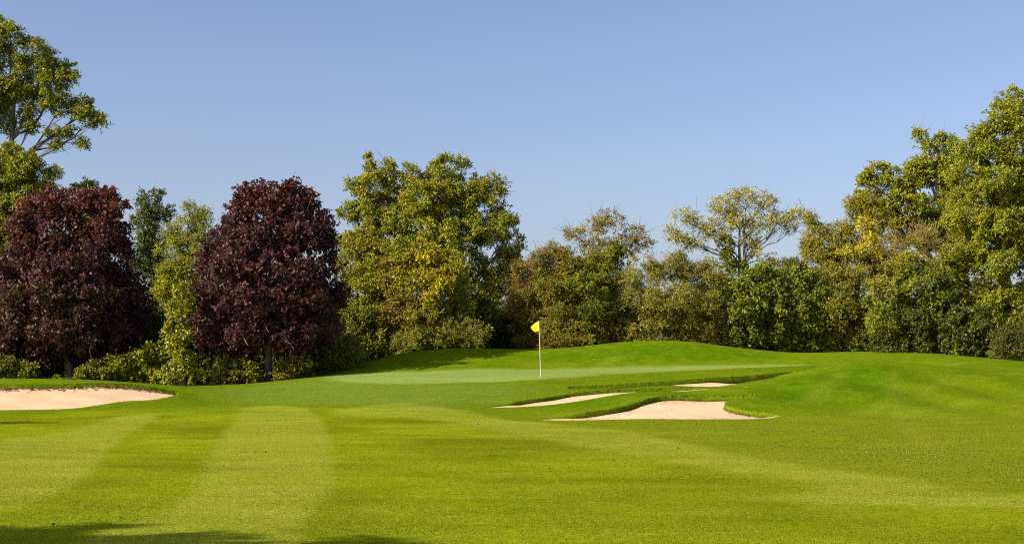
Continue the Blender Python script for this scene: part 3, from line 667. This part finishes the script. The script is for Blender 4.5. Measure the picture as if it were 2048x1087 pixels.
# --- the big ash and the bushes before it
plant('ash_tree', 'large broad ash with pale dead twigs standing behind the flag', 'tree', 89, 880,
      [(739, 322, 9, 17), (745, 345, 18, 22), (722, 375, 32, 30), (778, 332, 12, 16), (772, 355, 26, 22), (893, 318, 14, 15), (962, 362, 18, 14), (698, 428, 26, 22), (745, 415, 46, 34), (818, 355, 22, 24), (875, 345, 42, 26), (925, 328, 16, 12), (845, 395, 56, 40, -1), (925, 385, 52, 40), (975, 385, 38, 36), (800, 440, 56, 40), (880, 460, 66, 46, -1.2), (955, 455, 56, 46, -.6), (1005, 440, 30, 38),
       (1020, 495, 30, 38), (930, 530, 62, 46), (1005, 555, 42, 40), (985, 615, 40, 40), (930, 600, 60, 50, 1.5), (700, 490, 36, 34), (830, 520, 80, 60, 2), (740, 465, 46, 34, .8), (790, 400, 44, 36, .8), (900, 430, 60, 50, 1.2), (760, 520, 60, 46, 1.2)],
      'ash', 'ash_mix', trunk_r=.36, fork=.3, bark='pale_bark', lai=1.25, twigs=260, twig_mat='twig', bare=46, dens=1.1)
plant('elder_bush', 'tall light green bush between the bare-trunked maple and the orange-tinted hawthorn', 'shrub', 80, 710,
      [(715, 495, 40, 34, 0, 'hazel'), (765, 500, 44, 36, 0, 'hazel'), (690, 545, 30, 36, 0, 'olive'), (735, 550, 50, 44, -.8, 'yellowgreen'), (690, 610, 40, 44), (735, 625, 50, 44, -.8), (770, 590, 40, 50), (700, 665, 48, 34), (760, 670, 42, 34)], 'hedge', 'green', trunk_r=.12, stems=2, fork=.1, lai=1.1, twigs=50)
plant('hawthorn_bush', 'golden and orange autumn hawthorn in front of the large ash', 'shrub', 78.5, 860,
      [(800, 500, 34, 28, 0, 'yellowgreen'), (835, 508, 34, 28, 0, 'yellow'), (862, 512, 30, 26, -.3, 'gold'), (893, 520, 28, 26, 0, 'yellow'), (790, 550, 40, 38, 0, 'russet'), (830, 560, 44, 38, -.8, 'yellow'), (870, 570, 22, 22, -1.4, 'gold'), (900, 560, 36, 38, -.6, 'yellow'), (855, 600, 18, 16, -1.4, 'gold'), (930, 590, 34, 40, 0, 'yellowgreen'),
       (800, 615, 46, 40, -.4, 'russet'), (860, 620, 48, 42, -.9, 'olive'), (915, 640, 46, 42, 0, 'green'), (830, 665, 60, 34, 0, 'olive'), (965, 620, 30, 40, .5, 'dark')], 'hedge', 'yellow', trunk_r=.12, stems=3, fork=.1, lai=1.0, twigs=90)
plant('shrub', 'low pale olive bush with grey twigs along the mound crest', 'shrub', 77, 925,
      [(855, 675, 36, 24), (905, 665, 34, 30), (945, 668, 30, 28), (810, 685, 34, 18)], 'fine', 'olive', trunk_r=.06, stems=3, fork=.1, twigs=90, twig_mat='brown_twig')
plant('shrub', 'dark hollow undergrowth directly left of the reddish hawthorn by the flag', 'shrub', 83, 985,
      [(960, 660, 40, 40), (1000, 650, 40, 50), (985, 690, 50, 30), (1030, 640, 40, 50)], 'hedge', 'dark', trunk_r=.08, stems=2, fork=.1)
plant('hawthorn_bush', 'big domed reddish-green hawthorn directly behind the yellow flag', 'shrub', 80.5, 1120,
      [(1062, 550, 36, 38, 0, 'haw_red'), (1105, 525, 44, 30, 0, 'haw_red'), (1160, 525, 52, 32), (1205, 560, 44, 40, 0, 'ivy'), (1050, 610, 38, 46, 0, 'haw_red'), (1110, 575, 50, 36, -1), (1130, 615, 36, 30, -1.3, 'green'), (1175, 580, 46, 36, -1.2, 'green'), (1190, 620, 46, 36, -1, 'ivy'), (1225, 625, 40, 50), (1070, 665, 48, 36, 0, 'haw_red'), (1140, 660, 66, 42, -1.2), (1205, 675, 50, 32, -.4), (1110, 685, 50, 20, -1.2, 'haw_red'), (1140, 600, 90, 70, 1.5)],
      'fine', 'haw', trunk_r=.14, stems=3, fork=.08, lai=1.3, twigs=320, twig_mat='brown_twig', dens=1.1)
plant('hawthorn_tree', 'thin brownish hawthorn rising over the domed hawthorn with an ivy clump', 'tree', 86, 1225,
      [(1150, 468, 26, 12), (1185, 452, 26, 18), (1225, 440, 30, 20), (1268, 468, 26, 18), (1195, 490, 36, 22), (1255, 490, 34, 22), (1290, 485, 14, 12), (1228, 500, 30, 24, -1.2, 'ivy', 'ivy'), (1212, 520, 30, 24, -1.2, 'ivy', 'ivy'), (1105, 505, 36, 14, 0, 'haw'), (1230, 560, 50, 40)],
      'thin', 'sparse', trunk_r=.16, stems=2, fork=.4, bark='bark', lai=.75, twigs=150, twig_mat='brown_twig', bare=46, dens=1.2)
plant('blackthorn_bush', 'brown twiggy rounded thicket behind the highest mound', 'shrub', 79.5, 1350,
      [(1285, 555, 42, 34), (1340, 535, 48, 28), (1395, 545, 46, 30), (1430, 575, 30, 38), (1285, 615, 42, 46), (1345, 600, 58, 48, -1), (1405, 625, 50, 50, -.4), (1310, 665, 56, 34, -.4), (1390, 672, 60, 32), (1440, 650, 24, 40, 0, 'haw')],
      'fine', 'olive', trunk_r=.08, stems=5, fork=.05, lai=.85, twigs=1900, twig_mat='twig', bare=40)
plant('ash_tree', 'sparse spreading ash with ivy-clad trunk seen through against the sky', 'tree', 95, 1470,
      [(1372, 432, 30, 14), (1410, 450, 34, 18), (1360, 475, 26, 16), (1345, 465, 16, 12), (1390, 490, 26, 12), (1452, 415, 34, 22), (1492, 392, 34, 16), (1530, 410, 32, 20), (1475, 440, 38, 22), (1520, 445, 34, 20), (1562, 438, 36, 14), (1600, 430, 24, 14), (1586, 455, 20, 10), (1430, 470, 28, 18),
       (1500, 480, 22, 20), (1452, 490, 13, 26, 0, 'ivy', 'ivy'), (1454, 520, 15, 24, 0, 'ivy', 'ivy'), (1480, 530, 20, 14, 0, 'ivy', 'ivy'), (1510, 500, 14, 24), (1545, 520, 20, 12)],
      'thin', 'ash_pale', trunk_r=.28, stems=2, fork=.55, bark='bark', lai=.8, limb_r=.24, twigs=110, twig_mat='brown_twig', bare=26, dens=1.25)
for d, bx, lb, sp, pl, lab, nm in (
 (79, 1490, [(1478, 570, 32, 34), (1520, 555, 36, 32), (1495, 610, 46, 42, -.6), (1485, 665, 44, 36), (1530, 640, 34, 50), (1550, 590, 30, 40)], 'ivy', 'ivy', 'glossy ivy-covered bush at the right foot of the highest mound', 'ivy_bush'),
 (79.5, 1600, [(1575, 565, 42, 34), (1620, 575, 36, 38), (1580, 620, 44, 46, -.6), (1625, 635, 36, 50), (1565, 675, 34, 34), (1610, 685, 40, 26)], 'ivy', 'ivy', 'glossy dark ivy bush beside the olive thicket', 'ivy_bush'),
 (80, 1685, [(1650, 560, 40, 36), (1700, 560, 40, 34), (1670, 610, 46, 46, -.6), (1720, 625, 40, 46), (1660, 670, 40, 36), (1705, 680, 44, 30)], 'fine', 'olive', 'olive and brown twiggy thicket left of the dark dome', 'shrub'),
 (86, 1570, [(1575, 532, 26, 16), (1540, 548, 30, 16), (1600, 548, 30, 20), (1570, 570, 60, 30)], 'hedge', 'dark', 'small dark round treetop poking above the ivy bushes', 'shrub'),
 (76.5, 1815, [(1815, 535, 52, 28, 0, 'hazel'), (1780, 570, 42, 40, 0, 'olive'), (1840, 580, 52, 44, -.6), (1885, 590, 34, 44, 0, 'dark'), (1770, 635, 44, 44), (1830, 645, 56, 44, -.8, 'dark'), (1785, 690, 44, 26, 0, 'dark'), (1845, 692, 50, 24, 0, 'dark'), (1895, 660, 36, 50)], 'hedge', 'ivy', 'dark green domed hawthorn under the right-hand ashes', 'hawthorn_bush'),  # paler top, dark right and lower lobes: sun and shade painted into the leaves
 (74, 1935, [(1915, 660, 34, 40), (1955, 650, 36, 46), (1930, 700, 40, 26), (1970, 690, 30, 34)], 'ivy', 'dark', 'dark glossy bush between the dome and the corner bush', 'shrub'),
 (71, 2025, [(2010, 690, 26, 32), (2045, 685, 30, 36), (2090, 700, 36, 36)], 'fine', 'dark', 'fine-leaved dull green bush at the right corner of the hedge', 'shrub'),
):
    plant(nm, lab, 'shrub', d, bx, lb, sp, pl, trunk_r=.08, stems=3, fork=.08, lai=1.1, twigs=150 if sp == 'fine' else 40, twig_mat='brown_twig', dens=1.05)
plant('hazel_tree', 'ragged hazel with clear yellow leaf patches left of the right-hand ashes', 'tree', 85, 1700,
      [(1640, 465, 24, 20), (1620, 440, 16, 16), (1680, 470, 36, 30), (1715, 425, 26, 22), (1706, 405, 18, 14), (1730, 405, 26, 20), (1745, 440, 36, 30), (1724, 447, 10, 9, -2.2, 'gold'), (1744, 452, 8, 7, -2.4, 'gold'), (1738, 470, 13, 10, -2.3, 'gold'), (1746, 492, 14, 13, -2.3, 'gold'), (1722, 497, 9, 8, -2.2, 'gold'), (1758, 506, 8, 8, -2.2, 'gold'), (1690, 500, 8, 8, -2.4, 'gold'), (1640, 505, 38, 32), (1700, 515, 50, 40), (1760, 500, 44, 40), (1670, 550, 50, 40), (1770, 550, 50, 40), (1622, 490, 20, 24)],
      'fine', 'hazel', trunk_r=.14, stems=3, fork=.15, lai=1.05, twigs=260, twig_mat='twig', bare=30, dens=1.05)
for o_ in (): pass
plant('ash_tree', 'leaning ash with pale broken trunk and jutting bare top branch', 'tree', 90, 1910,
      [(1755, 345, 32, 26), (1735, 365, 20, 24), (1745, 395, 30, 26), (1798, 370, 42, 30), (1835, 335, 36, 22), (1875, 318, 26, 18), (1868, 350, 40, 30), (1848, 283, 10, 18), (1838, 266, 10, 6), (1870, 292, 12, 14), (1810, 415, 54, 36, -.6), (1765, 425, 40, 30), (1862, 420, 40, 34), (1900, 350, 30, 26), (1898, 290, 20, 16), (1880, 275, 12, 10), (1910, 318, 30, 26), (1905, 390, 30, 28), (1830, 460, 60, 40), (1890, 470, 50, 44)],
      'ash', 'ash_mix', trunk_r=.34, fork=.35, bark='pale_bark', lai=1.25, twigs=150, twig_mat='twig', bare=22, dens=1.1)
plant('ash_tree', 'tallest dense ash filling the right edge of the picture', 'tree', 82, 2010,
      [(2035, 198, 36, 26), (2010, 235, 42, 32), (1965, 262, 30, 18), (2055, 250, 50, 40), (1940, 300, 36, 26), (1985, 305, 52, 36), (2040, 320, 56, 44), (1935, 350, 40, 30), (1990, 375, 60, 44, -.8), (2055, 400, 56, 50), (1940, 430, 50, 40), (2000, 455, 62, 48, -1), (1930, 500, 50, 42), (1985, 530, 64, 48, -1), (2055, 500, 56, 60), (1945, 580, 52, 44), (2010, 610, 60, 50, -.8), (2065, 600, 50, 60), (2110, 300, 60, 60), (2120, 420, 60, 70), (2120, 540, 60, 70), (1990, 420, 100, 100, 2), (1905, 535, 42, 38, .5), (1895, 595, 40, 40, 1.5), (1955, 655, 60, 50, 2)],
      'ash', 'ash_y', trunk_r=.34, fork=.2, bark='bark', lai=1.25, twigs=160, twig_mat='twig', bare=16, dens=1.1)
plant('dead_elder', 'bare pale dead branches standing before the leaning ash', 'dead tree', 80, 1830,
      [(1800, 490, 26, 16), (1840, 480, 30, 20), (1870, 490, 26, 20), (1830, 510, 46, 18)], 'thin', 'russet', trunk_r=.07, stems=5, fork=.3, bark='pale_bark', lai=.5, twigs=170, twig_mat='twig', bare=60)
# trees outside the left edge, whose long shadows reach onto the fairway
def metric(x, d, L_):
    return [(HX + (x + lx) * F / (d + ly), HY - (lz - CAMZ) * F / (d + ly), rx * F / (d + ly), rz * F / (d + ly), ly) for lx, ly, lz, rx, rz in L_]
plant('lime_tree', 'round-headed lime standing beside the fairway whose shadow crosses the nearest turf', 'tree', 5.65, HX - 15.5 / 5.65 * F,
      metric(-15.5, 5.65, [(0, 0, 7.4, 2.0, 1.7), (1.2, .8, 6.2, 1.6, 1.4), (-1.3, .4, 6.0, 1.6, 1.4), (.3, -1.2, 6.1, 1.6, 1.4), (.2, 1.6, 6.9, 1.2, 1.0), (0, 0, 5.0, 2.0, 1.2), (.9, 1.9, 5.6, .9, .8)]), 'maple', 'green', trunk_r=.2, fork=.3, lai=1.0)
plant('spruce_tree', 'slim pointed spruce beside the fairway whose shadow tip falls before the wide bunker', 'tree', 25.7, HX - 31.0 / 25.7 * F,
      metric(-31.0, 25.7, [(0, 0, 2.2, 2.3, 1.0), (0, 0, 3.6, 2.1, 1.0), (0, 0, 5.2, 1.8, 1.1), (0, 0, 6.8, 1.5, 1.1), (0, 0, 8.4, 1.2, 1.1), (0, 0, 10, .9, 1.1), (0, 0, 11.6, .6, 1.1), (0, 0, 13, .35, .9)]), 'fine', 'dark', trunk_r=.2, fork=.1, lai=1.2)
# the dark mass of undergrowth under the whole belt of trees
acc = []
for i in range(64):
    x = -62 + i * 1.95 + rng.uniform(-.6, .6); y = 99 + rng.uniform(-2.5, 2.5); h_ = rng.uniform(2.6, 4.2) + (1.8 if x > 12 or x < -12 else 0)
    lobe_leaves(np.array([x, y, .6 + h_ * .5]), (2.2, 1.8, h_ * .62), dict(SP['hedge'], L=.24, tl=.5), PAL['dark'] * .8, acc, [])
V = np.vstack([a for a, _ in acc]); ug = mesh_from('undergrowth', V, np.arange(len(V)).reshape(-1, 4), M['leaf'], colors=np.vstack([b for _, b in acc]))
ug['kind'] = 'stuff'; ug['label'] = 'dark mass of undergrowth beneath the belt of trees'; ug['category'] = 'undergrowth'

# ------------------------------------------------------------------ flagstick
fd = 54.0; foot = W(1081, 754, fd); foot[2] = gz(foot[0], fd)
topp = W(1077.6, 641, fd)
fl = bpy.data.objects.new('flagstick', None); col.objects.link(fl); fl.location = foot
fl['label'] = 'white golf flagstick with a limp yellow flag standing on the putting green'; fl['category'] = 'golf flag'
k = NT('white_paint'); k.b.inputs['Base Color'].default_value = (.74, .72, .62, 1); k.b.inputs['Roughness'].default_value = .35; M['white'] = k.m
k = NT('yellow_cloth'); k.b.inputs['Base Color'].default_value = (.95, .84, .010, 1); k.b.inputs['Roughness'].default_value = .7; M['flagc'] = k.m
tr = k.n('ShaderNodeBsdfTranslucent'); tr.inputs['Color'].default_value = (.95, .86, .02, 1); mx = k.n('ShaderNodeMixShader'); mx.inputs[0].default_value = .45
k.l(k.b.outputs[0], mx.inputs[1]); k.l(tr.outputs[0], mx.inputs[2]); k.l(mx.outputs[0], k.out.inputs[0])
k = NT('hole_shade'); k.b.inputs['Base Color'].default_value = (.03, .03, .02, 1); M['cup'] = k.m
tv = topp - foot
tb = TubeBag(); t = np.array([-.03, .0, .25, .5, .75, .995, 1.0, 1.004])[:, None]
P = t * tv; P[:, 0] += .010 * np.sin(t[:, 0] * 3.1)
tb.add([P], [np.array([.0135, .0135, .013, .0125, .012, .011, .008, .001])], 10); tb.build('pole', M['white'], fl)
# cloth: hoist along the pole, the fly end hanging in folds towards the left
m_ = fd / F; nu, nv = 22, 14
U, Vv = np.meshgrid(np.linspace(0, 1, nu), np.linspace(0, 1, nv))
hoist_top = tv * .998; hoist_bot = tv * .838
outl_t = np.array([(0, 0), (-6.5, 3.4), (-12, 7.8), (-16.4, 11.8)]); outl_b = np.array([(.3, 19.6), (-3, 21), (-7.4, 22.4), (-13.6, 17.6)])
def ev(o, u): return np.stack([np.interp(u, [0, .35, .7, 1], o[:, 0]), np.interp(u, [0, .35, .7, 1], o[:, 1])], -1)
a = ev(outl_t, U.ravel()); b_ = ev(outl_b, U.ravel()); vv = Vv.ravel()[:, None]
xy = a * (1 - vv) + b_ * vv
fx = hoist_top[0] + xy[:, 0] * m_; fz_ = hoist_top[2] - xy[:, 1] * m_
fy = hoist_top[1] + .045 * np.sin(U.ravel() * 7.5 + Vv.ravel() * 2.2) * U.ravel() + .02 * np.sin(Vv.ravel() * 9) * U.ravel() + .16 * U.ravel()
idx = np.arange(nu * nv).reshape(nv, nu)
FQ = np.stack([idx[:-1, :-1], idx[:-1, 1:], idx[1:, 1:], idx[1:, :-1]], -1).reshape(-1, 4)
fo = mesh_from('flag', np.stack([fx, fy, fz_], -1), FQ, M['flagc'], fl, smooth=True)
so = fo.modifiers.new('thickness', 'SOLIDIFY'); so.thickness = .003
tb = TubeBag(); tb.add([[(0, 0, .001), (0, 0, .006), (0, 0, .007)]], [np.array([.054, .054, .001])], 20); tb.build('hole_shade_disc', M['cup'], fl)  # dark disc laid on the turf, painting the shaded inside of the hole

# ------------------------------------------------------------------ fallen leaves
n = 900
lv = []; lc = []
b = BUNKERS[0]; seg = np.diff(b['k'], axis=0)
def scatter(p, z, size, cols):
    n = len(p); ax = norm(np.concatenate([rng.normal(0, 1, (n, 2)), rng.normal(0, .25, (n, 1))], 1)); up = norm(np.array([0, 0, 1.]) + rng.normal(0, .35, (n, 3)))
    sd = norm(np.cross(up, ax)); c0 = np.concatenate([p, z[:, None]], 1); L = (size * rng.uniform(.6, 1.3, n))[:, None]
    lv.append(np.stack([c0 - ax * L * .5, c0 + sd * L * .35, c0 + ax * L * .5, c0 - sd * L * .35], 1).reshape(-1, 3))
    lc.append(np.repeat(cols[rng.integers(0, len(cols), n)] * rng.uniform(.6, 1.2, (n, 1)), 4, 0))
deadc = np.array([(.20, .08, .03), (.26, .12, .05), (.14, .06, .03), (.32, .19, .08)])
i = rng.integers(0, len(seg), n); p = b['k'][i] + seg[i] * rng.uniform(0, 1, (n, 1)); p[:, 1] -= np.abs(rng.normal(.12, .28, n))
dep, sd = sand_depth(b, p); ok = sd > .05; p = p[ok]; scatter(p, base_z(p[:, 0], p[:, 1]) - dep[ok] + .035, .11, deadc)
b = BUNKERS[1]; seg = np.diff(b['k'], axis=0); i = rng.integers(0, len(seg), 500); p = b['k'][i] + seg[i] * rng.uniform(0, 1, (500, 1)); p[:, 1] -= np.abs(rng.normal(.15, .5, 500))
dep, sd = sand_depth(b, p); ok = sd > .08; p = p[ok]; scatter(p, base_z(p[:, 0], p[:, 1]) - dep[ok] + .012, .035, deadc)
p = np.stack([rng.uniform(-16, 20, 650), rng.uniform(13, 46, 650)], -1)
keep = np.array([all(s[j] < -.1 for s in [sdist(p, b['poly']) for b in BUNKERS]) for j in range(len(p))]) if False else np.min([-sdist(p, b['poly']) for b in BUNKERS], axis=0) > .1
p = p[keep]; scatter(p, base_z(p[:, 0], p[:, 1]) + .02, .05, np.vstack([deadc, [(.04, .05, .012), (.06, .05, .02)]]))
LV = np.vstack(lv); fl_ = mesh_from('fallen_leaves', LV, np.arange(len(LV)).reshape(-1, 4), M['leaf'], colors=np.vstack(lc))
fl_['kind'] = 'stuff'; fl_['label'] = 'small fallen leaves scattered on turf and sand'; fl_['category'] = 'leaves'
tot = sum(len(o.data.polygons) for o in col.objects if o.type == 'MESH'); print('FACES', tot)
